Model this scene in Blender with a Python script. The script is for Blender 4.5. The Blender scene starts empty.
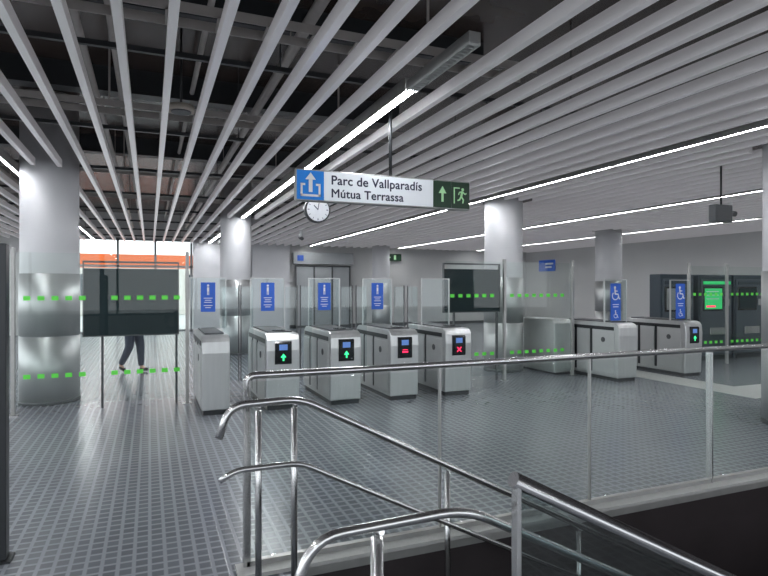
import bpy, bmesh, math
from mathutils import Vector, Matrix
scene = bpy.context.scene
scene.view_settings.view_transform = 'Standard'
scene.view_settings.exposure = 0.08
COL = scene.collection

# ---------------------------------------------------------------- materials
def mat(name, color, rough=0.5, metal=0.0, var=0.06, scale=6.0, stretch=(1,1,1), emis=None, estr=0.0, bump=0.0, spec=0.5):
    m = bpy.data.materials.new(name); m.use_nodes = True
    nt = m.node_tree; b = nt.nodes['Principled BSDF']
    b.inputs['Roughness'].default_value = rough
    b.inputs['Metallic'].default_value = metal
    b.inputs['Specular IOR Level'].default_value = spec
    tc = nt.nodes.new('ShaderNodeTexCoord'); mp = nt.nodes.new('ShaderNodeMapping')
    mp.inputs['Scale'].default_value = stretch
    no = nt.nodes.new('ShaderNodeTexNoise'); no.inputs['Scale'].default_value = scale; no.inputs['Detail'].default_value = 3
    nt.links.new(tc.outputs['Object'], mp.inputs['Vector']); nt.links.new(mp.outputs['Vector'], no.inputs['Vector'])
    mx = nt.nodes.new('ShaderNodeMix'); mx.data_type = 'RGBA'
    c = Vector(color)
    mx.inputs[6].default_value = (*(c*(1-var)), 1); mx.inputs[7].default_value = (*[min(1, v) for v in c*(1+var)], 1)
    nt.links.new(no.outputs['Fac'], mx.inputs[0]); nt.links.new(mx.outputs[2], b.inputs['Base Color'])
    if bump:
        bp = nt.nodes.new('ShaderNodeBump'); bp.inputs['Strength'].default_value = bump; bp.inputs['Distance'].default_value = 0.01
        nt.links.new(no.outputs['Fac'], bp.inputs['Height']); nt.links.new(bp.outputs['Normal'], b.inputs['Normal'])
    if emis:
        b.inputs['Emission Color'].default_value = (*emis, 1); b.inputs['Emission Strength'].default_value = estr
    return m

def glassmat(name, tint=(0.9, 0.95, 0.93), refl=1.0):
    m = bpy.data.materials.new(name); m.use_nodes = True
    nt = m.node_tree; nt.nodes.clear()
    out = nt.nodes.new('ShaderNodeOutputMaterial'); mix = nt.nodes.new('ShaderNodeMixShader')
    tr = nt.nodes.new('ShaderNodeBsdfTransparent'); gl = nt.nodes.new('ShaderNodeBsdfGlossy')
    gl.inputs['Roughness'].default_value = 0.02; tr.inputs['Color'].default_value = (*tint, 1)
    lw = nt.nodes.new('ShaderNodeLayerWeight'); lw.inputs['Blend'].default_value = 0.5
    pw = nt.nodes.new('ShaderNodeMath'); pw.operation = 'POWER'; pw.inputs[1].default_value = 5.0
    ma = nt.nodes.new('ShaderNodeMath'); ma.operation = 'MULTIPLY_ADD'; ma.inputs[1].default_value = 0.9*min(refl, 1.1); ma.inputs[2].default_value = 0.04*refl
    nt.links.new(lw.outputs['Facing'], pw.inputs[0]); nt.links.new(pw.outputs[0], ma.inputs[0]); nt.links.new(ma.outputs[0], mix.inputs[0])
    nt.links.new(tr.outputs[0], mix.inputs[1]); nt.links.new(gl.outputs[0], mix.inputs[2])
    nt.links.new(mix.outputs[0], out.inputs['Surface'])
    return m

M = {}
M['steel'] = mat('brushed_steel', (0.58, 0.58, 0.58), 0.24, 1.0, 0.08, 30, (1, 1, 0.05))
M['steel_soft'] = mat('satin_steel', (0.58, 0.59, 0.59), 0.34, 0.75, 0.10, 20, (1, 1, 0.1))
M['clad'] = mat('column_cladding_steel', (0.52, 0.53, 0.53), 0.42, 0.7, 0.05, 14, (1, 1, 0.1))
M['panel'] = mat('pale_gate_panel', (0.56, 0.57, 0.57), 0.32, 0.45, 0.06, 5)
M['dark'] = mat('dark_metal', (0.035, 0.038, 0.042), 0.35, 0.4, 0.1)
M['darkgrey'] = mat('dark_grey_paint', (0.10, 0.105, 0.11), 0.5, 0.2, 0.1)
M['midgrey'] = mat('mid_grey_paint', (0.28, 0.29, 0.30), 0.5, 0.1, 0.1)
M['slate'] = mat('slate_front_panel', (0.085, 0.105, 0.125), 0.35, 0.2, 0.1)
M['frosted'] = mat('frosted_glazing', (0.38, 0.40, 0.41), 0.25, 0.0, 0.15, 2)
M['black'] = mat('black_gloss', (0.012, 0.014, 0.016), 0.12, 0.0, 0.1)
M['board'] = mat('charcoal_board', (0.014, 0.028, 0.033), 0.5, 0.0, 0.15, spec=0.2)
M['slat'] = mat('ceiling_slat_ambient_glow', (0.85, 0.83, 0.85), 0.30, 0.35, 0.04, 1.5, (1, 0.2, 1), emis=(0.96, 0.93, 0.95), estr=0.075)  # faint even glow stands in for ambient light; slats are no lamps
M['soffit'] = mat('dark_soffit', (0.055, 0.038, 0.032), 0.25, 0.0, 0.6, 1.2)
M['galv'] = mat('galvanised_steel', (0.42, 0.42, 0.41), 0.4, 0.7, 0.2, 8)
M['cap'] = mat('dark_polished_steel', (0.36, 0.36, 0.37), 0.18, 1.0, 0.08, 30)
M['tray'] = mat('pale_galvanised_tray', (0.45, 0.42, 0.40), 0.5, 0.2, 0.2, 8)
M['wall'] = mat('pale_wall_panel', (0.64, 0.64, 0.635), 0.55, 0.0, 0.04, 1)
M['plaster'] = mat('painted_concrete', (0.62, 0.62, 0.64), 0.42, 0.0, 0.06, 3)
M['void'] = mat('stairwell_cladding', (0.040, 0.034, 0.036), 0.08, 0.0, 0.3, 1.5)
M['curb'] = mat('pale_stone_kerb', (0.44, 0.44, 0.43), 0.45, 0.0, 0.12, 30)
M['step'] = mat('granite_step', (0.14, 0.14, 0.145), 0.5, 0.0, 0.3, 60)
M['white'] = mat('white_face', (0.85, 0.86, 0.87), 0.4, 0, 0.01)
M['dial'] = mat('grey_clock_dial', (0.55, 0.57, 0.60), 0.4, 0, 0.01)
M['sign_white'] = mat('sign_white_face', (0.78, 0.81, 0.84), 0.35, 0, 0.01, emis=(0.85, 0.9, 1), estr=0.12)
M['sign_blue'] = mat('sign_blue_face', (0.01, 0.17, 0.55), 0.35, 0, 0.02, emis=(0.01, 0.2, 0.7), estr=0.2)
M['sign_green'] = mat('exit_sign_dark_green', (0.01, 0.045, 0.02), 0.35, 0, 0.02)
M['pic_green'] = mat('exit_pictogram_green', (0.45, 0.75, 0.42), 0.4, 0, 0.02, emis=(0.4, 0.8, 0.4), estr=0.1)
M['ink'] = mat('navy_ink', (0.015, 0.02, 0.06), 0.5, 0, 0.02)
M['notice_blue'] = mat('notice_blue', (0.02, 0.10, 0.50), 0.4, 0, 0.03, emis=(0.02, 0.12, 0.6), estr=0.12)
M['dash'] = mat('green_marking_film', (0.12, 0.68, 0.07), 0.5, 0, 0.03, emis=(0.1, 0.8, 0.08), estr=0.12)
M['led_green'] = mat('green_led', (0.0, 0.6, 0.2), 0.4, 0, 0, emis=(0.05, 1, 0.3), estr=1.6)
M['led_red'] = mat('red_led', (0.6, 0.0, 0.03), 0.4, 0, 0, emis=(1, 0.03, 0.12), estr=1.6)
M['screen_blue'] = mat('blue_screen', (0.1, 0.2, 0.5), 0.2, 0, 0.1, emis=(0.15, 0.3, 0.7), estr=0.35)
M['screen_green'] = mat('green_screen', (0.03, 0.4, 0.15), 0.2, 0, 0.3, 4, emis=(0.04, 0.6, 0.16), estr=0.6)
M['machine'] = mat('slate_blue_cabinet', (0.036, 0.052, 0.068), 0.35, 0.1, 0.1)
M['orange'] = mat('orange_fascia', (0.85, 0.17, 0.04), 0.5, 0, 0.05, emis=(1, 0.2, 0.04), estr=0.25)
M['lamp'] = mat('fluorescent_diffuser', (0.9, 0.9, 0.9), 0.5, 0, 0, emis=(0.95, 0.97, 1.0), estr=60)
M['lamp_off'] = mat('unlit_louvre', (0.55, 0.56, 0.55), 0.4, 0.3, 0.1, 40)
M['beige'] = mat('beige_plastic', (0.55, 0.50, 0.43), 0.5)
M['tactile'] = mat('tactile_paving', (0.50, 0.50, 0.48), 0.5, 0, 0.15, 40, bump=0.3)
M['pave'] = mat('outdoor_paving', (0.55, 0.56, 0.56), 0.7, 0, 0.1, 3)
M['facade'] = mat('street_facade', (0.62, 0.60, 0.56), 0.8, 0, 0.15, 0.6)
M['glass'] = glassmat('clear_glass', (0.94, 0.965, 0.955), 0.55)
M['glass_screen'] = glassmat('gate_screen_glass', (0.90, 0.94, 0.94), 1.0)
M['glass_dark'] = glassmat('smoked_glass', (0.66, 0.71, 0.71), 1.1)
M['skin'] = mat('skin', (0.5, 0.3, 0.22), 0.5)
M['hair'] = mat('dark_hair', (0.03, 0.02, 0.015), 0.6)
M['jacket'] = mat('black_jacket', (0.02, 0.02, 0.025), 0.8)
M['trousers'] = mat('dark_jeans', (0.05, 0.06, 0.09), 0.8)
M['shoe'] = mat('dark_shoe', (0.03, 0.03, 0.03), 0.6)

def floor_material():
    m = bpy.data.materials.new('small_grey_floor_tiles'); m.use_nodes = True
    nt = m.node_tree; b = nt.nodes['Principled BSDF']
    tc = nt.nodes.new('ShaderNodeTexCoord'); br = nt.nodes.new('ShaderNodeTexBrick')
    br.offset = 0.0; br.squash = 1.0
    br.inputs['Scale'].default_value = 1.0
    br.inputs['Brick Width'].default_value = 0.085; br.inputs['Row Height'].default_value = 0.085
    br.inputs['Mortar Size'].default_value = 0.015; br.inputs['Mortar Smooth'].default_value = 0.5
    br.inputs['Color1'].default_value = (0.130, 0.140, 0.158, 1); br.inputs['Color2'].default_value = (0.155, 0.167, 0.187, 1)
    br.inputs['Mortar'].default_value = (0.28, 0.295, 0.322, 1)
    nt.links.new(tc.outputs['Object'], br.inputs['Vector'])
    no = nt.nodes.new('ShaderNodeTexNoise'); no.inputs['Scale'].default_value = 0.8
    nt.links.new(tc.outputs['Object'], no.inputs['Vector'])
    mr = nt.nodes.new('ShaderNodeMapRange'); mr.inputs['To Min'].default_value = 0.88; mr.inputs['To Max'].default_value = 1.12
    nt.links.new(no.outputs['Fac'], mr.inputs['Value'])
    mx = nt.nodes.new('ShaderNodeVectorMath'); mx.operation = 'SCALE'
    nt.links.new(br.outputs['Color'], mx.inputs[0]); nt.links.new(mr.outputs[0], mx.inputs['Scale'])
    nt.links.new(mx.outputs[0], b.inputs['Base Color'])
    b.inputs['Roughness'].default_value = 0.23
    bp = nt.nodes.new('ShaderNodeBump'); bp.inputs['Strength'].default_value = 0.15; bp.inputs['Distance'].default_value = 0.004; bp.invert = True
    nt.links.new(br.outputs['Fac'], bp.inputs['Height']); nt.links.new(bp.outputs['Normal'], b.inputs['Normal'])
    return m
M['floor'] = floor_material()

# ---------------------------------------------------------------- mesh builder
class MB:
    def __init__(s): s.v = []; s.f = []; s.sm = []
    def add(s, vs, fs, smooth=False):
        o = len(s.v); s.v += [tuple(v) for v in vs]; s.f += [tuple(i+o for i in f) for f in fs]; s.sm += [smooth]*len(fs); return s
    def box(s, x0, x1, y0, y1, z0, z1):
        return s.add([(x0,y0,z0),(x1,y0,z0),(x1,y1,z0),(x0,y1,z0),(x0,y0,z1),(x1,y0,z1),(x1,y1,z1),(x0,y1,z1)],
                     [(0,3,2,1),(4,5,6,7),(0,1,5,4),(1,2,6,5),(2,3,7,6),(3,0,4,7)])
    def prism_x(s, prof, x0, x1):   # prof list of (y,z) ccw seen from +x
        n = len(prof)
        vs = [(x0, y, z) for y, z in prof] + [(x1, y, z) for y, z in prof]
        fs = [tuple(reversed(range(n))), tuple(range(n, 2*n))]
        for i in range(n):
            j = (i+1) % n; fs.append((i, j, n+j, n+i))
        return s.add(vs, fs)
    def prism_y(s, prof, y0, y1):   # prof list of (x,z)
        n = len(prof)
        vs = [(x, y0, z) for x, z in prof] + [(x, y1, z) for x, z in prof]
        fs = [tuple(range(n)), tuple(reversed(range(n, 2*n)))]
        for i in range(n):
            j = (i+1) % n; fs.append((j, i, n+i, n+j))
        return s.add(vs, fs)
    def cyl(s, a, b, r, n=20, r2=None):
        return s.tube([a, b], r, n, r2)
    def tube(s, pts, r, n=14, r2=None):
        pts = [Vector(p) for p in pts]
        rings = []; up = None; o = len(s.v)
        for i, p in enumerate(pts):
            if i == 0: t = pts[1]-pts[0]
            elif i == len(pts)-1: t = pts[-1]-pts[-2]
            else: t = (pts[i]-pts[i-1]).normalized() + (pts[i+1]-pts[i]).normalized()
            t.normalize()
            if up is None:
                up = Vector((0,0,1)) if abs(t.z) < 0.9 else Vector((0,1,0))
            u = (up - t*up.dot(t)).normalized(); w = t.cross(u); up = u
            rr = r if (r2 is None or i == 0) else r2
            rings.append([p + (u*math.cos(2*math.pi*k/n) + w*math.sin(2*math.pi*k/n))*rr for k in range(n)])
        vs = [v for ring in rings for v in ring]
        fs = []; 
        for i in range(len(rings)-1):
            for k in range(n):
                k2 = (k+1) % n
                fs.append((i*n+k, i*n+k2, (i+1)*n+k2, (i+1)*n+k))
        s.add(vs, fs, True)
        s.f.append(tuple(o+k for k in reversed(range(n)))); s.sm.append(False)
        e = o+(len(rings)-1)*n
        s.f.append(tuple(e+k for k in range(n))); s.sm.append(False)
        return s
    # flat graphics on a plane facing -Y
    def poly(s, pts, y=0.0):
        return s.add([(u, y, v) for u, v in pts], [tuple(range(len(pts)))])
    def line(s, p, q, w, y=0.0):
        dx, dz = q[0]-p[0], q[1]-p[1]; L = math.hypot(dx, dz); nx, nz = -dz/L*w/2, dx/L*w/2
        return s.poly([(p[0]-nx,p[1]-nz),(q[0]-nx,q[1]-nz),(q[0]+nx,q[1]+nz),(p[0]+nx,p[1]+nz)], y)
    def disc(s, c, r, y=0.0, n=18):
        return s.poly([(c[0]+r*math.cos(2*math.pi*k/n), c[1]+r*math.sin(2*math.pi*k/n)) for k in range(n)], y)
    def ring(s, c, r, w, a0=0, a1=360, y=0.0, n=20):
        for k in range(n):
            a = math.radians(a0+(a1-a0)*k/n); b = math.radians(a0+(a1-a0)*(k+1)/n)
            s.poly([(c[0]+(r-w/2)*math.cos(a), c[1]+(r-w/2)*math.sin(a)), (c[0]+(r+w/2)*math.cos(a), c[1]+(r+w/2)*math.sin(a)),
                    (c[0]+(r+w/2)*math.cos(b), c[1]+(r+w/2)*math.sin(b)), (c[0]+(r-w/2)*math.cos(b), c[1]+(r-w/2)*math.sin(b))], y)
        return s
    def obj(s, name, m, parent=None, bevel=0.0, loc=None, label=None):
        xs = [v[0] for v in s.v]; ys = [v[1] for v in s.v]; zs = [v[2] for v in s.v]
        c = Vector(((min(xs)+max(xs))/2, (min(ys)+max(ys))/2, min(zs))) if loc is None else Vector(loc)
        me = bpy.data.meshes.new(name)
        me.from_pydata([tuple(Vector(v)-c) for v in s.v], [], s.f)
        me.polygons.foreach_set('use_smooth', s.sm); me.update()
        me.materials.append(M[m] if isinstance(m, str) else m)
        ob = bpy.data.objects.new(name, me); COL.objects.link(ob); ob.location = c
        if parent: ob.parent = parent
        if bevel:
            b = ob.modifiers.new('bevel', 'BEVEL'); b.width = bevel; b.segments = 2; b.limit_method = 'ANGLE'; b.angle_limit = math.radians(35)
        if label: ob['label'] = label
        return ob

def root(name, label, cat, loc, group=None, rotz=0):
    e = bpy.data.objects.new(name, None); COL.objects.link(e); e.location = loc; e.empty_display_size = 0.1
    e.rotation_euler = (0, 0, rotz)
    e['label'] = label; e['category'] = cat
    if group: e['group'] = group
    return e
def top(ob, label, cat, group=None):
    ob['label'] = label; ob['category'] = cat
    if group: ob['group'] = group
    return ob
def struct(ob, label=None):
    ob['kind'] = 'structure'
    if label: ob['label'] = label; 
    ob['category'] = ob.name.split('_')[0].split('.')[0]
    return ob
def text(body, width, x, y, z, m, parent, name='lettering', bold=0.0):
    cu = bpy.data.curves.new('t', 'FONT'); cu.body = body; cu.size = 1.0; cu.extrude = 0.0; cu.space_character = 1.03
    ob = bpy.data.objects.new('t', cu); COL.objects.link(ob)
    bpy.context.view_layer.update()
    dg = bpy.context.evaluated_depsgraph_get()
    me = bpy.data.meshes.new_from_object(ob.evaluated_get(dg))
    bpy.data.objects.remove(ob)
    xs = [v.co.x for v in me.vertices]; k = width/(max(xs)-min(xs)); x0 = min(xs)
    vs = [Vector(((v.co.x-x0)*k, 0, v.co.y*k)) for v in me.vertices]; fs = [tuple(p.vertices) for p in me.polygons]
    n = len(vs); V2 = []; F2 = []
    for i, (ox, oz) in enumerate(((0, 0), (bold, 0), (bold/2, bold/2), (bold/2, -bold/2))):
        V2 += [tuple(v+Vector((ox, -0.0002*i, oz))) for v in vs]; F2 += [tuple(a+i*n for a in f) for f in fs]
    me = bpy.data.meshes.new(name); me.from_pydata(V2, [], F2); me.materials.append(M[m])
    o = bpy.data.objects.new(name, me); COL.objects.link(o); o.location = (x, y, z); o.parent = parent
    return o
def fillet(pts, r, n=6):
    pts = [Vector(p) for p in pts]; out = [pts[0]]
    for i in range(1, len(pts)-1):
        a = (pts[i-1]-pts[i]); b = (pts[i+1]-pts[i]); rr = min(r, a.length*0.49, b.length*0.49)
        p0 = pts[i]+a.normalized()*rr; p1 = pts[i]+b.normalized()*rr
        for k in range(n+1):
            t = k/n; out.append(p0*(1-t)**2 + pts[i]*2*t*(1-t) + p1*t*t)
    out.append(pts[-1]); return out

# ---------------------------------------------------------------- setting
HX0, HX1, HY0, HY1 = 0.80, 8.0, 1.30, 3.20      # stair opening
XL, XR, YN, YB = -6.0, 16.5, -4.0, 22.5
CZ = 3.25
fl = MB()
for a in [(XL, HX0, YN, YB), (HX0, HX1, YN, HY0), (HX0, HX1, HY1, YB), (HX1, XR, YN, YB)]:
    fl.box(a[0], a[1], a[2], a[3], -0.25, 0)
struct(fl.obj('floor', 'floor', loc=(0,0,0)), 'small square grey tiles with paler joints')
struct(MB().box(XL, XR, YN, YB, 4.3, 4.5).obj('ceiling', 'soffit'), 'dark structural soffit above the hanging slats')
struct(MB().box(XR, XR+0.2, YN, YB, 0, 4.3).obj('wall_right', 'wall'))
struct(MB().box(XL-0.2, XL, YN, YB, 3.0, 4.3).box(XL-0.2, XL, YN, YB, -0.25, 0.5).box(XL-0.2, XL, 20, YB, 0.5, 3.0).obj('wall_left', 'wall'))
wl = MB().box(XL-0.12, XL-0.04, YN, 20, 0.5, 0.56).box(XL-0.12, XL-0.04, YN, 20, 2.94, 3.0)
for i in range(10): wl.box(XL-0.12, XL-0.04, YN+i*2.66, YN+i*2.66+0.07, 0.56, 2.94)
struct(wl.obj('window_3', 'dark'), 'dark-framed side glazing')
struct(MB().box(XL, XR, YN-0.2, YN, 2.9, 4.3).box(XL, XR, YN-0.2, YN, -0.25, 0.7).obj('wall_front', 'plaster'))  # glazed opening behind the camera, added to let in fill skylight
wf = MB().box(XL, XR, YN-0.12, YN-0.04, 0.7, 0.76).box(XL, XR, YN-0.12, YN-0.04, 2.84, 2.9)
for i in range(10): wf.box(XL+i*2.49, XL+i*2.49+0.07, YN-0.12, YN-0.04, 0.76, 2.84)
struct(wf.obj('window_fill', 'dark'), 'dark-framed unseen glazing added for fill daylight')
struct(MB().box(1.5, XR, YB, YB+0.2, 0, 4.3).box(XL, -3.6, YB, YB+0.2, 0, 4.3).box(-3.6, 1.5, YB, YB+0.2, 3.4, 4.3).obj('wall_back', 'wall'))
# stairwell
struct(MB().box(HX0, HX1, HY1, HY1+0.15, -3.2, -0.25).obj('wall_stairwell_far', 'void'))
struct(MB().box(HX0, HX1, HY0-0.15, HY0, -3.2, -0.25).obj('wall_stairwell_near', 'void'))
struct(MB().box(HX1, HX1+0.15, HY0-0.15, HY1+0.15, -3.2, -0.25).obj('wall_stairwell_end', 'void'))
struct(MB().box(HX0-0.2, HX1+0.15, HY0-0.15, HY1+0.15, -3.4, -3.2).obj('floor_lower', 'step'))
struct(MB().box(HX0, HX1, HY1-0.012, HY1, -0.25, -0.05).obj('trim_1', 'void'))
struct(MB().box(HX0, HX1, HY1-0.013, HY1, -0.05, -0.001).obj('trim_6', 'galv'), 'steel edge strip of the stair opening')
struct(MB().box(0.45, HX1, HY1-0.014, HY1+0.14, 0.0, 0.022).obj('trim_2', 'curb'), 'pale stone kerb along the stair opening')
RUN, RISE = 0.32, 0.166
struct(MB().prism_y([(HX0, -0.28), (HX0+5.4, -0.28-5.4*RISE/RUN), (HX0+5.4, -0.22-5.4*RISE/RUN), (HX0, -0.22)], HY1-0.018, HY1).obj('trim_5', 'steel'), 'sloping steel skirting strip on the stairwell wall')
st = MB()
for i in range(18):
    st.box(HX0+i*RUN, HX0+(i+1)*RUN+0.0, HY0+0.015, HY1-0.02, -3.2, -(i+1)*RISE)
top(st.obj('staircase', 'step'), 'granite staircase descending below the glass balustrade', 'stairs')

# tactile strips
struct(MB().box(8.1, 8.75, 5.6, 12.0, 0.0, 0.006).obj('trim_3', 'tactile'), 'pale tactile paving strip')
struct(MB().box(8.75, 13.5, 5.5, 6.4, 0.0, 0.006).obj('trim_4', 'tactile'), 'pale tactile paving strip')
# skirting
struct(MB().box(1.5, XR, YB-0.02, YB, 0, 0.12).obj('baseboard_back', 'darkgrey'))
struct(MB().box(XR-0.02, XR, 3.0, YB-0.02, 0, 0.12).obj('baseboard_right', 'darkgrey'))

# entrance doors
fr = MB()
for x in (-3.6, -2.35, -1.1, 0.15, 1.4):
    fr.box(x, x+0.08, YB+0.02, YB+0.12, 0, 3.4)
fr.box(-3.6, 1.5, YB+0.02, YB+0.12, 3.32, 3.4).box(-3.6, 1.5, YB+0.02, YB+0.12, 2.35, 2.43).box(-3.6, 1.5, YB+0.02, YB+0.12, 0, 0.06)
wd = struct(fr.obj('window_1', 'midgrey'), 'glazed street entrance with grey frames')
gp = MB().box(-3.52, 1.4, YB+0.06, YB+0.07, 0.06, 3.32).obj('glass_pane', 'glass')
gp.parent = wd; gp.location = Vector(gp.location)-Vector(wd.location)
struct(MB().box(-30, 20, YB+0.2, YB+25, -0.2, -0.005).box(-30, 26, YN-25, YN-0.2, -0.2, -0.005).box(-30, XL-0.2, YN-0.2, YB+0.2, -0.2, -0.005).obj('floor_outside', 'pave'))
aw = root('entrance_canopy', 'orange fascia canopy on steel posts outside the entrance', 'canopy', (-1.2, YB+2.0, 0))
MB().box(-4, 4, -0.1, 0.1, 2.38, 2.92).obj('fascia', 'orange', aw, 0.01)
MB().cyl((-3.6, 0.05, 0), (-3.6, 0.05, 2.5), 0.06).obj('post', 'steel', aw)
MB().cyl((3.4, 0.05, 0), (3.4, 0.05, 2.5), 0.06).obj('post', 'steel', aw)
bd = root('street_building', 'low pale building across the street', 'building', (-2, YB+14, 0))
MB().box(-14, 10, 0, 3, 0, 3.4).obj('facade', 'facade', bd)
for i in range(7):
    MB().box(-12+i*3.2, -10.4+i*3.2, -0.05, 0.0, 0.9, 2.4).obj('window_pane', 'machine', bd)

# ---------------------------------------------------------------- columns
COLS = [(-1.31, 9.30, 0.38, 'round column, steel-clad base, beside the entrance barrier'),
        (6.40, 9.45, 0.38, 'round column with steel-clad base behind the barrier glass'),
        (1.95, 14.3, 0.38, 'round pale column with steel-clad base behind the gates'),
        (12.4, 12.95, 0.38, 'round pale column with steel-clad base near the blank wall'),
        (8.6, 21.3, 0.36, 'distant round pale column near the back wall'),
        (7.06, 4.35, 0.38, 'round column beside the stair balustrade')]
for x, y, r, lab in COLS:
    c = root('column', lab, 'column', (x, y, 0), 'round hall columns')
    MB().cyl((0,0,0), (0,0,4.3), r-0.012, 48).obj('shaft', 'plaster', c)
    MB().cyl((0,0,0.05), (0,0,0.93), r, 48).obj('cladding', 'clad', c)
    MB().cyl((0,0,0.94), (0,0,1.80), r, 48).obj('cladding', 'clad', c)
    MB().cyl((0,0,0), (0,0,0.05), r+0.006, 48).obj('base_ring', 'darkgrey', c)

# ---------------------------------------------------------------- slatted ceiling
def cut_ranges(x, y0, y1, pad=0.05):
    cuts = sorted((cy-r-0.03, cy+r+0.03) for cx, cy, r, _ in COLS if abs(x-cx) < r+pad and y0 < cy < y1)
    ys = [y0]
    for a, b in cuts: ys += [a, b]
    ys.append(y1)
    return [(ys[i], ys[i+1]) for i in range(0, len(ys), 2)]
P = 0.3175; LX = [2.04+12*P*k for k in (-2, -1, 0, 1, 2, 3)]
SH = 0.098; SWD = 0.028
k = -25
while True:
    x = 2.04+P*k
    if x > XR-0.1: break
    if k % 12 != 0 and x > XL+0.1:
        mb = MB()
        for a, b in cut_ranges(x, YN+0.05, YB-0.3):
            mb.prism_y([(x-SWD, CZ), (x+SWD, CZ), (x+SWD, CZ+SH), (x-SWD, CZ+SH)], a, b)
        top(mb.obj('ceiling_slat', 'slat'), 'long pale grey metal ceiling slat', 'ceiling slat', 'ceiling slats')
    k += 1
# slat carriers
for y in [-2.5+2.4*i for i in range(11)]:
    cb = MB().box(XL+0.02, XR-0.02, y-0.02, y+0.02, CZ+0.135, CZ+0.175)
    for xx in range(-5, 17, 3): cb.box(xx-0.006, xx+0.006, y-0.006, y+0.006, CZ+0.175, 4.3)
    for kk in range(-24, 46):
        xx = 2.04+P*kk
        if kk % 12 and not any(abs(xx-c[0]) < c[2]+0.06 and abs(y-c[1]) < c[2]+0.05 for c in COLS):
            cb.box(xx-0.004, xx+0.004, y-0.01, y+0.01, CZ+SH, CZ+0.135)
    top(cb.obj('slat_carrier_rail', 'dark'), 'thin dark carrier rail above the ceiling slats', 'rail', 'slat carrier rails')
# linear lights
for i, x in enumerate(LX):
    if x < XL: continue
    main = abs(x-2.04) < 0.01
    y0 = 4.40 if main else -3.5
    hw = 0.034 if main else 0.019
    for (ya, yb) in cut_ranges(x, y0, YB-0.4, 0.06):
        l = root('linear_light', 'long white fluorescent light line between ceiling slats', 'ceiling light', (x, ya, CZ), 'linear ceiling lights')
        L = yb-ya
        zl = 0.016 if main else 0.006
        MB().box(-hw-0.01, hw+0.01, 0, L, 0.03, 0.13).box(-hw-0.01, -hw-0.001, 0, L, zl, 0.03).box(hw+0.001, hw+0.01, 0, L, zl, 0.03).obj('housing', 'galv', l)
        nseg = max(1, int(L/3.1))
        for s in range(nseg):
            a = s*L/nseg; b = (s+1)*L/nseg-0.14
            MB().box(-hw, hw, a, b, 0.010, 0.029).obj('diffuser', 'lamp', l)
# unlit louvre fixture
l = root('louvre_light', 'unlit grey louvred ceiling light fixture', 'ceiling light', (2.04, 3.35, CZ))
MB().box(-0.045, 0.045, 0, 1.02, 0.02, 0.09).obj('housing', 'galv', l)
g = MB().box(-0.045, -0.037, 0, 1.02, 0.0, 0.02).box(0.037, 0.045, 0, 1.02, 0.0, 0.02)
for s in range(20): g.box(-0.037, 0.037, 0.02+s*0.05, 0.028+s*0.05, 0.002, 0.02)
g.obj('louvre', 'lamp_off', l)

# services above slats
for i, (y, z, w) in enumerate([(4.2, 3.52, 0.25), (6.6, 3.50, 0.30), (10.3, 3.52, 0.25), (13.0, 3.5, 0.3)]):
    t = MB().box(-3.1, 3.2, y, y+0.012, z, z+0.07).box(-3.1, 3.2, y+w, y+w+0.012, z, z+0.07)
    for s in range(18): t.box(-3.05+s*0.35, -3.01+s*0.35, y, y+w, z, z+0.015)
    for s in range(3): t.box(-2.9+s*2.5, -2.88+s*2.5, y-0.01, y, z, 4.3)
    top(t.obj('cable_tray', 'tray'), 'galvanised ladder cable tray above the slats', 'cable tray', 'cable trays')
for i, (x, z, r) in enumerate([(-2.6, 3.8, 0.06), (-0.55, 3.75, 0.035), (-0.3, 3.78, 0.025), (1.25, 3.85, 0.05), (0.5, 4.1, 0.03)]):
    pb = MB().cyl((x, YN+0.1, z), (x, YB-0.3, z), r, 12)
    for s in range(8): pb.box(x-0.005, x+0.005, s*2.7, s*2.7+0.02, z, 4.3)
    top(pb.obj('ceiling_pipe', 'tray'), 'metal service pipe running above the slats', 'pipe', 'service pipes')
for (y, z) in ((5.4, 3.95), (7.7, 3.9), (11.2, 3.9)):
    top(MB().box(-3.1, 3.4, y, y+0.22, z+0.1, 4.3).obj('soffit_beam', 'dark'), 'dark grey beam under the soffit', 'beam', 'soffit beams')
d = root('air_duct', 'galvanised rectangular air duct above the slats', 'air duct', (-3.7, 0, 3.72))
MB().box(-0.45, 0.45, YN+0.2, YB-0.3, 0, 0.45).obj('duct', 'galv', d, 0.01)
for s in range(18): MB().box(-0.48, 0.48, -3+s*1.4, -2.96+s*1.4, -0.03, 0.48).obj('flange', 'steel_soft', d)
s = root('ceiling_loudspeaker', 'round beige ceiling loudspeaker between slats', 'loudspeaker', (0.30, 6.25, 3.42))
MB().cyl((0,0,0), (0,0,0.06), 0.13, 28).obj('shell', 'beige', s)
MB().cyl((0,0,-0.01), (0,0,0), 0.10, 28).obj('grille', 'darkgrey', s)
MB().cyl((0,0,0.06), (0,0,0.88), 0.012, 8).obj('stem', 'dark', s)

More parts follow.
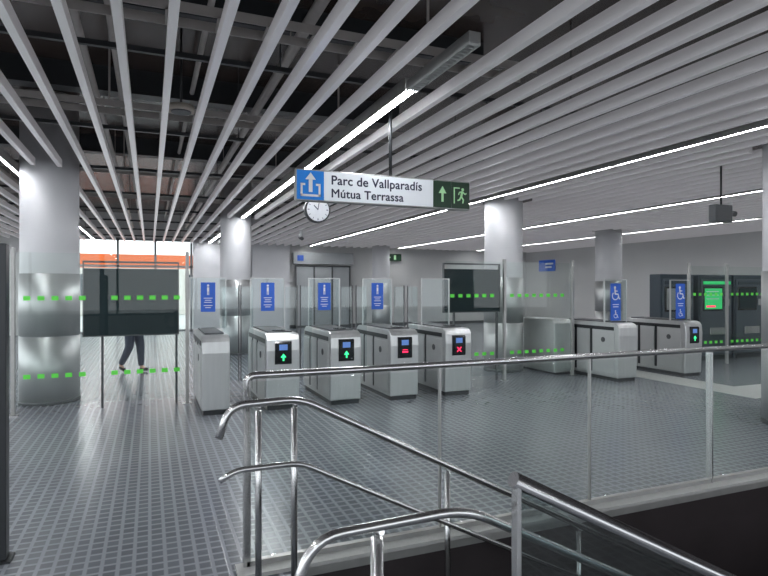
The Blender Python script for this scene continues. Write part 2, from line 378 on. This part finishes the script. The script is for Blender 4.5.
# ---------------------------------------------------------------- hanging direction sign
sg = root('direction_sign', 'hanging direction sign, blue exit symbol, dark lettering, green exit arrow', 'sign', (1.23, 5.11, 2.40))
MB().box(0, 1.82, 0, 0.08, 0, 0.29).obj('housing', 'galv', sg, 0.006)
MB().box(0.008, 0.262, -0.006, 0, 0.012, 0.278).obj('blue_panel', 'sign_blue', sg)
MB().box(0.264, 1.395, -0.006, 0, 0.012, 0.278).obj('white_panel', 'sign_white', sg)
for a, b in ((1.40, 1.60), (1.606, 1.812)):
    MB().box(a, b, -0.006, 0, 0.012, 0.278).obj('green_panel', 'sign_green', sg)
ic = MB(); Y = -0.008
ic.line((0.040, 0.050), (0.230, 0.050), 0.020, Y).line((0.050, 0.045), (0.050, 0.150), 0.020, Y).line((0.220, 0.045), (0.220, 0.150), 0.020, Y)
ic.line((0.040, 0.150), (0.085, 0.150), 0.020, Y).line((0.230, 0.150), (0.185, 0.150), 0.020, Y)
ic.line((0.135, 0.080), (0.135, 0.20), 0.036, Y-0.001).poly([(0.085, 0.195), (0.185, 0.195), (0.135, 0.262)], Y-0.001)
ic.obj('exit_pictogram', 'white', sg)
text('Parc de Vallparadís', 0.93, 0.335, -0.008, 0.165, 'ink', sg, bold=0.0045)
text('Mútua Terrassa', 0.73, 0.335, -0.008, 0.045, 'ink', sg, bold=0.0045)
ar = MB().line((1.50, 0.07), (1.50, 0.175), 0.026, Y).poly([(1.456, 0.155), (1.544, 0.155), (1.50, 0.23)], Y-0.001)
ar.obj('arrow_pictogram', 'pic_green', sg)
rm = MB()
rm.poly([(1.628, 0.06), (1.642, 0.06), (1.642, 0.225), (1.628, 0.225)], Y).poly([(1.642, 0.213), (1.70, 0.213), (1.70, 0.225), (1.642, 0.225)], Y)
q = lambda u, v: (1.72+(u-1.72)*0.88, 0.14+(v-0.14)*0.88)
rm.disc(q(1.735, 0.215), 0.016, Y).line(q(1.73, 0.195), q(1.715, 0.13), 0.026, Y).line(q(1.715, 0.135), q(1.745, 0.095), 0.017, Y).line(q(1.745, 0.1), q(1.735, 0.055), 0.015, Y)
rm.line(q(1.715, 0.135), q(1.69, 0.09), 0.017, Y).line(q(1.69, 0.095), q(1.665, 0.085), 0.015, Y)
rm.line(q(1.735, 0.19), q(1.765, 0.16), 0.013, Y).line(q(1.765, 0.16), q(1.785, 0.175), 0.012, Y).line(q(1.725, 0.19), q(1.69, 0.18), 0.013, Y).line(q(1.69, 0.18), q(1.68, 0.15), 0.012, Y)
rm.obj('running_figure_pictogram', 'pic_green', sg)
MB().cyl((0.95, 0.04, 0.29), (0.95, 0.04, 1.05), 0.016, 12).obj('hanger_rod', 'dark', sg)

# clock
ck = root('wall_clock', 'round grey-white double-faced station clock hanging on a rod', 'clock', (2.235, 8.0, 2.725))
MB().cyl((0,-0.05,0), (0,0.05,0), 0.185, 36).obj('case', 'dark', ck)
MB().disc((0,0), 0.165, -0.052, 36).obj('dial', 'dial', ck)
tk = MB()
for h in range(12):
    a = math.radians(h*30); w = 0.012 if h % 3 == 0 else 0.007
    tk.line((0.125*math.cos(a), 0.125*math.sin(a)), (0.155*math.cos(a), 0.155*math.sin(a)), w, -0.054)
tk.obj('hour_marks', 'ink', ck)
MB().line((0,0), (-0.06, 0.06), 0.014, -0.055).obj('hour_hand', 'ink', ck)
MB().line((0,0), (0.02, 0.13), 0.010, -0.056).obj('minute_hand', 'ink', ck)
MB().cyl((0,0,0.18), (0,0,0.70), 0.015, 10).obj('hanger_rod', 'dark', ck)

# hanging monitor
hb = root('hanging_monitor', 'small dark grey monitor hanging from the ceiling', 'monitor', (7.39, 5.6, 2.52))
MB().box(-0.17, 0.17, -0.05, 0.06, 0, 0.24).obj('case', 'darkgrey', hb, 0.01)
MB().box(-0.15, 0.15, -0.054, -0.05, 0.02, 0.22).obj('screen', 'darkgrey', hb)
MB().cyl((0,0.0,0.24), (0,0.0,0.88), 0.013, 10).obj('hanger_rod', 'dark', hb)
# cctv cameras
for (x, y, z) in ((10.4, 7.7, 3.02), (4.0, 16.0, 3.0)):
    cc = root('security_camera', 'small dark dome security camera under the slats', 'security camera', (x, y, z), 'security cameras')
    MB().cyl((0,0,0.05), (0,0,0.28), 0.05, 16).obj('mount', 'white', cc)
    MB().cyl((0,-0.12,0.0), (0,0.12,0.05), 0.05, 16).obj('body', 'darkgrey', cc)

# ---------------------------------------------------------------- ticket gates
def wheelchair(mb, cx, cz, s, y):
    mb.disc((cx-0.05*s, cz+0.42*s), 0.085*s, y)
    mb.line((cx-0.05*s, cz+0.34*s), (cx-0.03*s, cz), 0.09*s, y).line((cx-0.05*s, cz+0.02*s), (cx+0.22*s, cz+0.0*s), 0.08*s, y)
    mb.line((cx+0.2*s, cz+0.02*s), (cx+0.3*s, cz-0.3*s), 0.08*s, y).line((cx+0.27*s, cz-0.3*s), (cx+0.38*s, cz-0.27*s), 0.06*s, y)
    mb.line((cx-0.04*s, cz+0.2*s), (cx+0.17*s, cz+0.2*s), 0.06*s, y)
    mb.ring((cx-0.02*s, cz-0.1*s), 0.24*s, 0.06*s, 130, 355, y)

def gate(x, kind, w=0.44, notice='person', glass_y=1.07, L=1.5, y0=7.43, leaves=(-1, 1), label=None, zlo=1.26):
    g = root('ticket_gate', label or 'stainless ticket gate', 'ticket gate', (x, y0, 0), 'row of ticket gates')
    h = w/2
    MB().box(-h+0.02, h-0.02, 0.05, L-0.05, 0, 0.06).obj('plinth', 'dark', g)
    prof = [(0.03, 0.06), (L-0.02, 0.06), (L, 0.80), (L-0.05, 0.95), (L-0.15, 1.0), (0.12, 1.0), (0.05, 0.975), (0.015, 0.92), (0.0, 0.78)]
    MB().prism_x(prof, -h, h).obj('body', 'steel_soft', g, 0.012)
    MB().box(-h+0.05, h-0.05, 0.22, L-0.18, 1.0, 1.022).obj('top_cover', 'darkgrey', g, 0.006)
    for sx in (-1, 1):
        a, b = sorted((sx*(h+0.001), sx*(h+0.012)))
        for ya, yb in ((0.10, 0.62), (0.70, 1.02), (1.10, L-0.08)):
            MB().box(a, b, ya, yb, 0.12, 0.84).obj('side_panel', 'panel', g, 0.004)
        a, b = sorted((sx*(h+0.001), sx*(h+0.008)))
        for ya, yb, za, zb in ((0.635, 0.685, 0.12, 0.90), (1.035, 1.085, 0.12, 0.90), (0.12, L-0.12, 0.87, 0.93)):
            MB().box(a, b, ya, yb, za, zb).obj('sensor_strip', 'dark', g)
        c = sx*(h+0.013)
        MB().cyl((c-0.001*sx, 0.36, 0.70), (c+0.006*sx, 0.36, 0.70), 0.045, 20).obj('access_lock', 'darkgrey', g)
    if kind:
        MB().prism_x([(0.002, 0.60), (0.03, 0.60), (0.03, 0.90), (0.006, 0.90), (-0.010, 0.88), (-0.010, 0.62)], -0.11, 0.11).obj('display_panel', 'black', g)
        MB().poly([(-0.055, 0.785), (0.055, 0.785), (0.055, 0.86), (-0.055, 0.86)], -0.012).obj('reader_screen', 'screen_blue', g)
        MB().cyl((0, 0.30, 1.022), (0, 0.30, 1.034), 0.09, 28).obj('card_reader', 'black', g)
        s = MB(); y = -0.013; q = 0.69
        if kind == 'green':
            s.line((0, q-0.045), (0, q+0.01), 0.02, y).poly([(-0.038, q), (0.038, q), (0, q+0.05)], y-0.001)
        elif kind == 'bar':
            s.line((-0.045, q), (0.045, q), 0.022, y).line((-0.040, q+0.030), (0.040, q+0.030), 0.010, y)
        else:
            s.line((-0.035, q-0.035), (0.035, q+0.035), 0.016, y).line((-0.035, q+0.035), (0.035, q-0.035), 0.016, y-0.001)
        s.obj('indicator', 'led_green' if kind == 'green' else 'led_red', g, label='glowing lane indicator')
    # upright glass with notice
    gy = glass_y
    MB().box(-0.24, 0.24, gy, gy+0.012, 1.022, 1.74).obj('glass_screen', 'glass_screen', g)
    for a, b in ((-0.252, -0.240), (0.240, 0.252)):
        MB().box(a, b, gy-0.008, gy+0.02, 1.0, 1.75).obj('screen_edge', 'steel_soft', g)
    MB().box(-0.24, 0.24, gy-0.004, gy+0.016, 1.74, 1.752).obj('screen_edge', 'steel_soft', g)
    if notice:
        hw = 0.115 if notice == 'wheelchair' else 0.10
        MB().box(-hw, hw, gy-0.006, gy-0.001, zlo, 1.68).obj('notice', 'notice_blue', g)
        s = MB(); y = gy-0.008
        if notice == 'wheelchair':
            wheelchair(s, -0.005, 1.49, 0.28, y)
            s.line((-0.07, 1.31), (0.07, 1.31), 0.012, y).line((-0.06, 1.27), (0.06, 1.27), 0.012, y)
            wheelchair(s, 0, 1.13, 0.16, y) if zlo < 1.1 else None
        else:
            s.disc((0, 1.635), 0.016, y).line((0, 1.61), (0, 1.55), 0.030, y).line((-0.009, 1.555), (-0.009, 1.50), 0.010, y).line((0.009, 1.555), (0.009, 1.50), 0.010, y)
            for zz, ww in ((1.455, 0.06), (1.425, 0.045), (1.395, 0.055), (1.35, 0.06), (1.32, 0.04)): s.line((-ww, zz), (ww, zz), 0.009, y)
        s.obj('notice_pictogram', 'white', g)
    for sx in leaves:
        a, b = sorted((sx*(h+0.014), sx*0.40))
        MB().box(a, b, 0.93, 0.942, 0.28, 1.62).obj('gate_leaf', 'glass_screen', g, label='clear glass gate leaf')
        a, b = sorted((sx*0.402, sx*0.415))
        MB().box(a, b, 0.925, 0.947, 0.26, 1.64).obj('leaf_edge', 'darkgrey', g)
    return g
gate(0.77, None, 0.34, leaves=(1,), label='plain stainless end cabinet of the ticket gate row')
gate(1.62, 'green', label='stainless ticket gate showing a green arrow')
gate(2.49, 'green', label='stainless ticket gate showing a bright green arrow')
gate(3.37, 'bar', label='stainless ticket gate showing a red no-entry light')
gate(4.25, 'cross', leaves=(-1,), notice=None, label='stainless ticket gate showing a red cross', glass_y=0.75)
gate(7.56, None, 0.42, 'wheelchair', 0.30, leaves=(), zlo=1.03, label='wide-lane gate cabinet with tall blue wheelchair notice')
gate(9.12, 'green', 0.42, 'wheelchair', 0.30, leaves=(), zlo=1.03, label='wide-lane ticket gate with green light and wheelchair notice')
# steel cabinet behind
cb = root('steel_cabinet', 'plain rounded stainless barrier cabinet beside the column', 'cabinet', (7.08, 8.5, 0))
MB().prism_x([(0, 0.04), (1.2, 0.04), (1.2, 0.95), (1.12, 1.02), (0.08, 1.02), (0, 0.95)], -0.22, 0.22).obj('body', 'steel_soft', cb, 0.02)
MB().box(-0.17, 0.17, 0.03, 1.17, 0, 0.04).obj('plinth', 'dark', cb)

# ---------------------------------------------------------------- glass barrier
def dashes(x0, x1, y, z):
    m = MB(); x = x0+0.06
    while x < x1-0.1:
        m.poly([(x, z-0.028), (x+0.078, z-0.028), (x+0.078, z+0.028), (x, z+0.028)], y); x += 0.155
    return m
def barrier(x0, x1, y=8.35, lab='clear glass barrier panel with green dashed markings', H=2.05):
    b = root('glass_barrier', lab, 'glass barrier', ((x0+x1)/2, y, 0), 'glass barrier panels')
    w = (x1-x0)/2
    MB().box(-w+0.03, w-0.03, 0, 0.012, 0.10, H).obj('glass_pane', 'glass', b)
    for zz in (1.47, 0.48):
        dashes(-w+0.05, w-0.05, -0.003, zz).obj('safety_marking', 'dash', b)
    return b
def bpost(x, y=8.35, H=2.10):
    p = root('barrier_post', 'slim stainless barrier post with base plate', 'post', (x, y, 0), 'barrier posts')
    MB().box(-0.022, 0.022, -0.022, 0.034, 0.012, H).obj('post', 'galv', p, 0.004)
    MB().box(-0.06, 0.06, -0.06, 0.07, 0, 0.012).obj('base_plate', 'steel', p)
for a, b in ((-3.9, -2.8), (-2.8, -1.58), (-1.58, -0.58), (-0.58, 0.48), (4.50, 5.68), (5.68, 7.15)): barrier(a, b)
for a, b in ((10.1, 11.2), (11.2, 12.4), (12.4, 13.6)): barrier(a, b)
for x in (-3.9, -2.8, -1.58, 0.48, 5.68, 7.15, 10.1, 11.2, 12.4, 13.6): bpost(x)
def board(x0, x1, z0, z1, y=8.42):
    w = (x1-x0)/2
    b = root('notice_board', 'dark blank notice board mounted behind the barrier glass', 'notice board', ((x0+x1)/2, y, 0), 'notice boards')
    MB().box(-w, w, 0, 0.04, z0, z1).obj('board', 'board', b, 0.004)
    f = MB().box(-w-0.015, -w, -0.005, 0.045, z0-0.015, z1+0.1).box(w, w+0.015, -0.005, 0.045, z0-0.015, z1+0.1).box(-w, w, -0.005, 0.045, z1+0.075, z1+0.1).box(-w, w, -0.005, 0.045, z0-0.015, z0)
    f.obj('frame', 'darkgrey', b)
    for a in (-w+0.2, w-0.03):
        MB().box(a, a+0.03, 0.045, 0.08, 0, z1).obj('leg', 'darkgrey', b)
board(-0.80, 0.36, 0.97, 1.86)
board(4.54, 5.62, 1.2, 1.92)

# near dark post
p = root('partition_post', 'dark grey floor-standing partition post', 'post', (-0.82, 3.96, 0))
MB().box(-0.045, 0.045, -0.045, 0.045, 0.01, 1.86).obj('post', 'dark', p, 0.006)
MB().box(-0.07, 0.07, -0.07, 0.07, 0, 0.01).obj('base_plate', 'dark', p)

# ---------------------------------------------------------------- vending machines
def vending(x, w, scr, lab, y=9.0, dep=0.7):
    v = root('ticket_machine', lab, 'ticket machine', (x, y, 0), 'ticket machines')
    h = w/2
    MB().box(-h, h, 0.06, dep, 0, 1.90).obj('cabinet', 'machine', v, 0.02)
    MB().box(-h+0.05, h-0.05, 0.03, 0.06, 0.12, 1.80).obj('front_panel', 'slate', v, 0.01)
    MB().box(-h+0.09, h-0.35, 0.012, 0.03, 1.09, 1.63).obj('screen_bezel', 'black', v, 0.006)
    MB().box(-h+0.13, h-0.39, 0.004, 0.012, 1.13, 1.59).obj('screen', scr, v)
    MB().box(-h+0.1, h-0.1, 0.01, 0.03, 1.68, 1.75).obj('header', 'screen_green' if scr == 'screen_green' else 'machine', v)
    if scr == 'screen_green':
        s = MB()
        for i in range(3): s.line((-h+0.17, 1.52-i*0.08), (h-0.5, 1.52-i*0.08), 0.020, 0.001)
        s.obj('screen_menu', 'white', v)
        MB().poly([(-h+0.17, 1.17), (h-0.6, 1.17), (h-0.6, 1.21), (-h+0.17, 1.21)], 0.001).obj('screen_button', 'led_red', v)
    MB().box(h-0.30, h-0.12, 0.01, 0.03, 1.2, 1.35).obj('keypad', 'steel', v)
    MB().box(h-0.28, h-0.14, 0.01, 0.03, 1.42, 1.45).obj('coin_slot', 'steel', v)
    MB().box(-0.25, 0.25, -0.01, 0.03, 0.55, 0.72).obj('ticket_tray', 'steel', v, 0.01)
    MB().box(-h+0.06, h-0.06, 0.02, 0.06, 0.0, 0.1).obj('plinth', 'dark', v)
vending(11.78, 1.06, 'screen_green', 'slate ticket machine with green screen')
vending(12.90, 1.06, 'board', 'slate ticket machine with dark screen')
vending(10.60, 1.0, 'midgrey', 'dark kiosk with plain grey display', dep=0.35)

# back wall elements
dk = root('office_front', 'pale frosted door front with grey frame and header sign', 'office front', (6.5, YB-0.3, 0))
f = MB()
for x in (-1.15, -0.4, 0.35, 1.1): f.box(x, x+0.05, 0.1, 0.2, 0, 2.5)
f.box(-1.15, 1.15, 0.1, 0.2, 2.45, 2.5).box(-1.15, 1.15, 0.1, 0.2, 0, 0.1)
f.obj('frame', 'darkgrey', dk)
MB().box(-1.1, 1.1, 0.14, 0.15, 0.1, 2.45).obj('glazing', 'frosted', dk)
MB().box(-1.25, 1.25, 0.0, 0.2, 2.55, 3.02).obj('header_sign', 'frosted', dk, 0.01)
MB().box(-1.1, -0.85, -0.01, 0.0, 2.68, 2.90).obj('blue_emblem', 'notice_blue', dk)
def small_sign(name, x, y, z, w, h, m, lab, facing_x=False):
    s = root(name, lab, 'sign', (x, y, z))
    if facing_x: s.rotation_euler = (0, 0, -math.pi/2)
    MB().box(-w/2, w/2, 0, 0.04, 0, h).obj('panel', m, s, 0.004)
    return s
s = small_sign('exit_sign', 9.6, YB-0.2, 2.75, 0.7, 0.3, 'sign_green', 'small green emergency exit sign on the back wall')
MB().line((-0.15, 0.15), (-0.28, 0.15), 0.04, -0.004).line((0.05, 0.05), (0.05, 0.24), 0.1, -0.004).obj('pictogram', 'pic_green', s)
s = small_sign('wall_sign', XR-0.06, 20.9, 2.35, 1.1, 0.5, 'notice_blue', 'small blue and white sign on the wall', True)
MB().line((-0.1, 0.33), (0.45, 0.33), 0.08, -0.004).line((-0.1, 0.18), (0.35, 0.18), 0.06, -0.004).obj('lettering_band', 'white', s)
for i, (x0, x1) in enumerate(((1.5, 3.6), (3.65, 5.1))):
    struct(MB().box(x0, x1, YB-0.25, YB-0.02, 0, 4.3).obj('wall_panel_%s' % ('entrance', 'office')[i], 'plaster'))

# ---------------------------------------------------------------- balustrade around stair opening
YR = 3.30
bal = root('glass_balustrade', 'glass balustrade with stainless top rail and posts above the stairs', 'balustrade', (0, YR, 0))
MB().tube(fillet([(0.51, 0, 0.90), (0.51, 0, 1.10), (7.9, 0, 1.10)], 0.05), 0.022, 16).obj('top_rail', 'steel', bal)
px = [0.51, 1.745, 2.98, 4.22, 5.46, 6.70, 7.88]
for i in range(6):
    MB().box(px[i]+0.02, px[i+1]-0.02, -0.006, 0.006, 0.06, 1.065).obj('glass_pane', 'glass', bal)
for x in px:
    if x in (1.745, 2.98):
        MB().box(x-0.006, x+0.006, -0.012, 0.012, 0.02, 1.08).obj('glass_clamp', 'galv', bal)
    else:
        MB().box(x-0.006 if x > 1 else x-0.02, x+0.006 if x > 1 else x+0.02, -0.03 if x > 1 else -0.02, 0.03 if x > 1 else 0.02, 0.02, 1.08).obj('post', 'steel', bal, 0.002)
MB().box(0.51, 7.9, -0.02, 0.02, 0.022, 0.05).obj('bottom_channel', 'galv', bal)

SL = RISE/RUN
def handrail(y, lab, posts, ru=0.021, rl=0.016, zt0=0.995, xs=0.76):
    r = root('stair_handrail', lab, 'handrail', (0, y, 0), 'stair handrails')
    e = 6.3
    MB().tube(fillet([(0.33, 0, zt0-0.175), (0.385, 0, zt0-0.01), (xs, 0, zt0), (e, 0, zt0-SL*(e-xs))], 0.09), ru, 16).obj('upper_rail', 'steel', r)
    MB().tube(fillet([(0.335, 0, zt0-0.395), (0.42, 0, zt0-0.35), (0.76, 0, zt0-0.35), (e, 0, zt0-0.35-SL*(e-0.76))], 0.07), rl, 14).obj('lower_rail', 'steel', r)
    for x in posts:
        zt = zt0-0.005 if x < 0.78 else zt0-SL*(x-xs)
        zb = 0.0 if x < HX0 else -RISE*(int((x-HX0)/RUN)+1)
        MB().cyl((x, 0.035, zb), (x, 0.035, zt-0.05), 0.018, 16).tube(fillet([(x, 0.035, zt-0.06), (x, 0.035, zt-0.03), (x, 0, zt-0.02)], 0.01), 0.009, 8).obj('post', 'steel', r)
        zl = zt0-0.35 if x < 0.78 else zt0-0.35-SL*(x-0.76)
        MB().cyl((x, 0.035, zl), (x, 0.0, zl), 0.008, 8).obj('bracket', 'steel', r)
handrail(3.06, 'double stainless tube handrail with curled end beside the balustrade', (0.54, 0.735, 1.69, 2.7, 3.9, 5.2))
handrail(1.43, 'double stainless tube handrail at the near side of the stairs', (0.58, 2.7, 3.9, 5.2), 0.014, 0.013, 0.965, 0.84)

nb = root('sloping_balustrade', 'sloping glass balustrade with rounded dark steel cap following the stairs', 'balustrade', (0, 1.34, 0))
xs0, xs1 = 0.95, 6.2
zc = lambda x: 1.055-SL*(x-0.97)
MB().tube([(xs0-0.01, 0, zc(xs0)), (xs1, 0, zc(xs1))], 0.022, 20).obj('cap', 'cap', nb)
MB().prism_y([(xs0+0.012, zc(xs0+0.03)-1.0), (xs1, zc(xs1)-1.0), (xs1, zc(xs1)-0.02), (xs0+0.012, zc(xs0+0.03)-0.0)], -0.007, 0.007).obj('glass_pane', 'glass_dark', nb)
MB().prism_y([(HX0+0.01, -0.20), (xs1, zc(xs1)-1.2), (xs1, zc(xs1)-0.98), (xs0+0.03, zc(xs0+0.03)-0.98), (HX0+0.01, 0.03)], -0.02, 0.02).obj('stringer', 'galv', nb)
MB().box(xs0-0.006, xs0+0.008, -0.016, 0.016, -0.16, zc(xs0)-0.01).obj('end_post', 'steel', nb, 0.003)

# ---------------------------------------------------------------- walking person
def skin(name, chain, edges, mname, parent, sub=2):
    me = bpy.data.meshes.new(name); me.from_pydata([c[0] for c in chain], edges and edges or [], [])
    ob = bpy.data.objects.new(name, me); COL.objects.link(ob)
    sm = ob.modifiers.new('skin', 'SKIN'); sm.use_smooth_shade = True
    for i, c in enumerate(chain):
        r = c[1]; me.skin_vertices[0].data[i].radius = (r, r) if not isinstance(r, tuple) else r
    me.skin_vertices[0].data[0].use_root = True
    s = ob.modifiers.new('sub', 'SUBSURF'); s.levels = sub; s.render_levels = sub
    bpy.context.view_layer.update(); dg = bpy.context.evaluated_depsgraph_get()
    nm = bpy.data.meshes.new_from_object(ob.evaluated_get(dg)); bpy.data.objects.remove(ob)
    nm.materials.clear(); nm.materials.append(M[mname])
    o = bpy.data.objects.new(name, nm); COL.objects.link(o); o.parent = parent
    return o
pr = root('person', 'person in dark jacket and jeans walking mid-stride', 'person', (-0.30, 11.9, 0), rotz=math.radians(-35))
V = [((0,0,0.93), 0.14), ((0,0,1.10), 0.125), ((0.01,0,1.30), 0.15), ((0.02,0,1.43), 0.10), ((0.03,0,1.50), 0.055), ((0.045,0,1.58), 0.075), ((0.05,0,1.66), 0.085), ((0.045,0,1.72), 0.06),
     ((0.02,0.09,0.88), 0.09), ((0.10,0.09,0.49), 0.06), ((0.12,0.09,0.09), 0.038), ((0.22,0.09,0.05), 0.032),
     ((0.0,-0.09,0.88), 0.09), ((0.0,-0.09,0.48), 0.06), ((-0.20,-0.09,0.13), 0.038), ((-0.12,-0.09,0.05), 0.032),
     ((0.01,0.17,1.38), 0.06), ((-0.10,0.22,1.12), 0.045), ((-0.02,0.22,0.90), 0.032), ((0.01,0.22,0.84), 0.03),
     ((0.01,-0.17,1.38), 0.06), ((0.06,-0.22,1.11), 0.045), ((0.24,-0.22,0.95), 0.032), ((0.30,-0.22,0.91), 0.03),
     ((0.125,0,1.63), 0.014)]
E = [(0,1),(1,2),(2,3),(3,4),(4,5),(5,6),(6,7),(0,8),(8,9),(9,10),(10,11),(0,12),(12,13),(13,14),(14,15),(3,16),(16,17),(17,18),(18,19),(3,20),(20,21),(21,22),(22,23),(5,24)]
for hand, sy in ((19, 1), (23, -1)):
    hx, hy, hz = V[hand][0]; dx = 0.3 if sy > 0 else 0.75; dz = -math.sqrt(1-dx*dx)
    for kf, off in enumerate((-0.022, -0.007, 0.008, 0.022)):
        ln = (0.07, 0.08, 0.075, 0.06)[kf]
        i = len(V); V.append(((hx+dx*0.04+off*0.6, hy, hz+dz*0.04+off*0.4), 0.009)); V.append(((hx+dx*ln+0.012+off, hy-sy*0.01, hz+dz*ln), 0.008))
        E.append((hand, i)); E.append((i, i+1))
    i = len(V); V.append(((hx+0.035, hy-sy*0.02, hz-0.02), 0.010)); E.append((hand, i))
skin('body', V, E, 'skin', pr)
J = [(v[0], v[1]*1.18+0.012) for v in (V[0], V[1], V[2], V[3], V[16], V[17], V[18], V[20], V[21], V[22])]
skin('jacket', J, [(0,1),(1,2),(2,3),(3,4),(4,5),(5,6),(3,7),(7,8),(8,9)], 'jacket', pr)
T = [(v[0], v[1]*1.15+0.012) for v in (V[0], V[8], V[9], V[10], V[12], V[13], V[14])]
skin('trousers', T, [(0,1),(1,2),(2,3),(0,4),(4,5),(5,6)], 'trousers', pr)
skin('hair', [((0.02,0,1.73), 0.085), ((0.0,0,1.66), 0.09), ((-0.01,0,1.58), 0.06)], [(0,1),(1,2)], 'hair', pr)
skin('shoe', [((0.09,0.09,0.05), 0.045), ((0.18,0.09,0.045), 0.042), ((0.27,0.09,0.045), 0.03)], [(0,1),(1,2)], 'shoe', pr)
skin('shoe', [((-0.22,-0.09,0.12), 0.045), ((-0.16,-0.09,0.07), 0.042), ((-0.09,-0.09,0.035), 0.03)], [(0,1),(1,2)], 'shoe', pr)

# ---------------------------------------------------------------- world + camera
w = bpy.data.worlds.new('sky'); scene.world = w; w.use_nodes = True
bg = w.node_tree.nodes['Background']; bg.inputs['Color'].default_value = (0.91, 0.955, 1.0, 1); bg.inputs['Strength'].default_value = 2.5
cam = bpy.data.cameras.new('camera'); co = bpy.data.objects.new('camera', cam); COL.objects.link(co)
cam.sensor_width = 36; cam.lens = 26.77; cam.clip_start = 0.05; cam.clip_end = 200
co.location = (0, 0, 1.6); co.rotation_euler = (math.radians(90), 0, math.radians(-22.3))
scene.camera = co
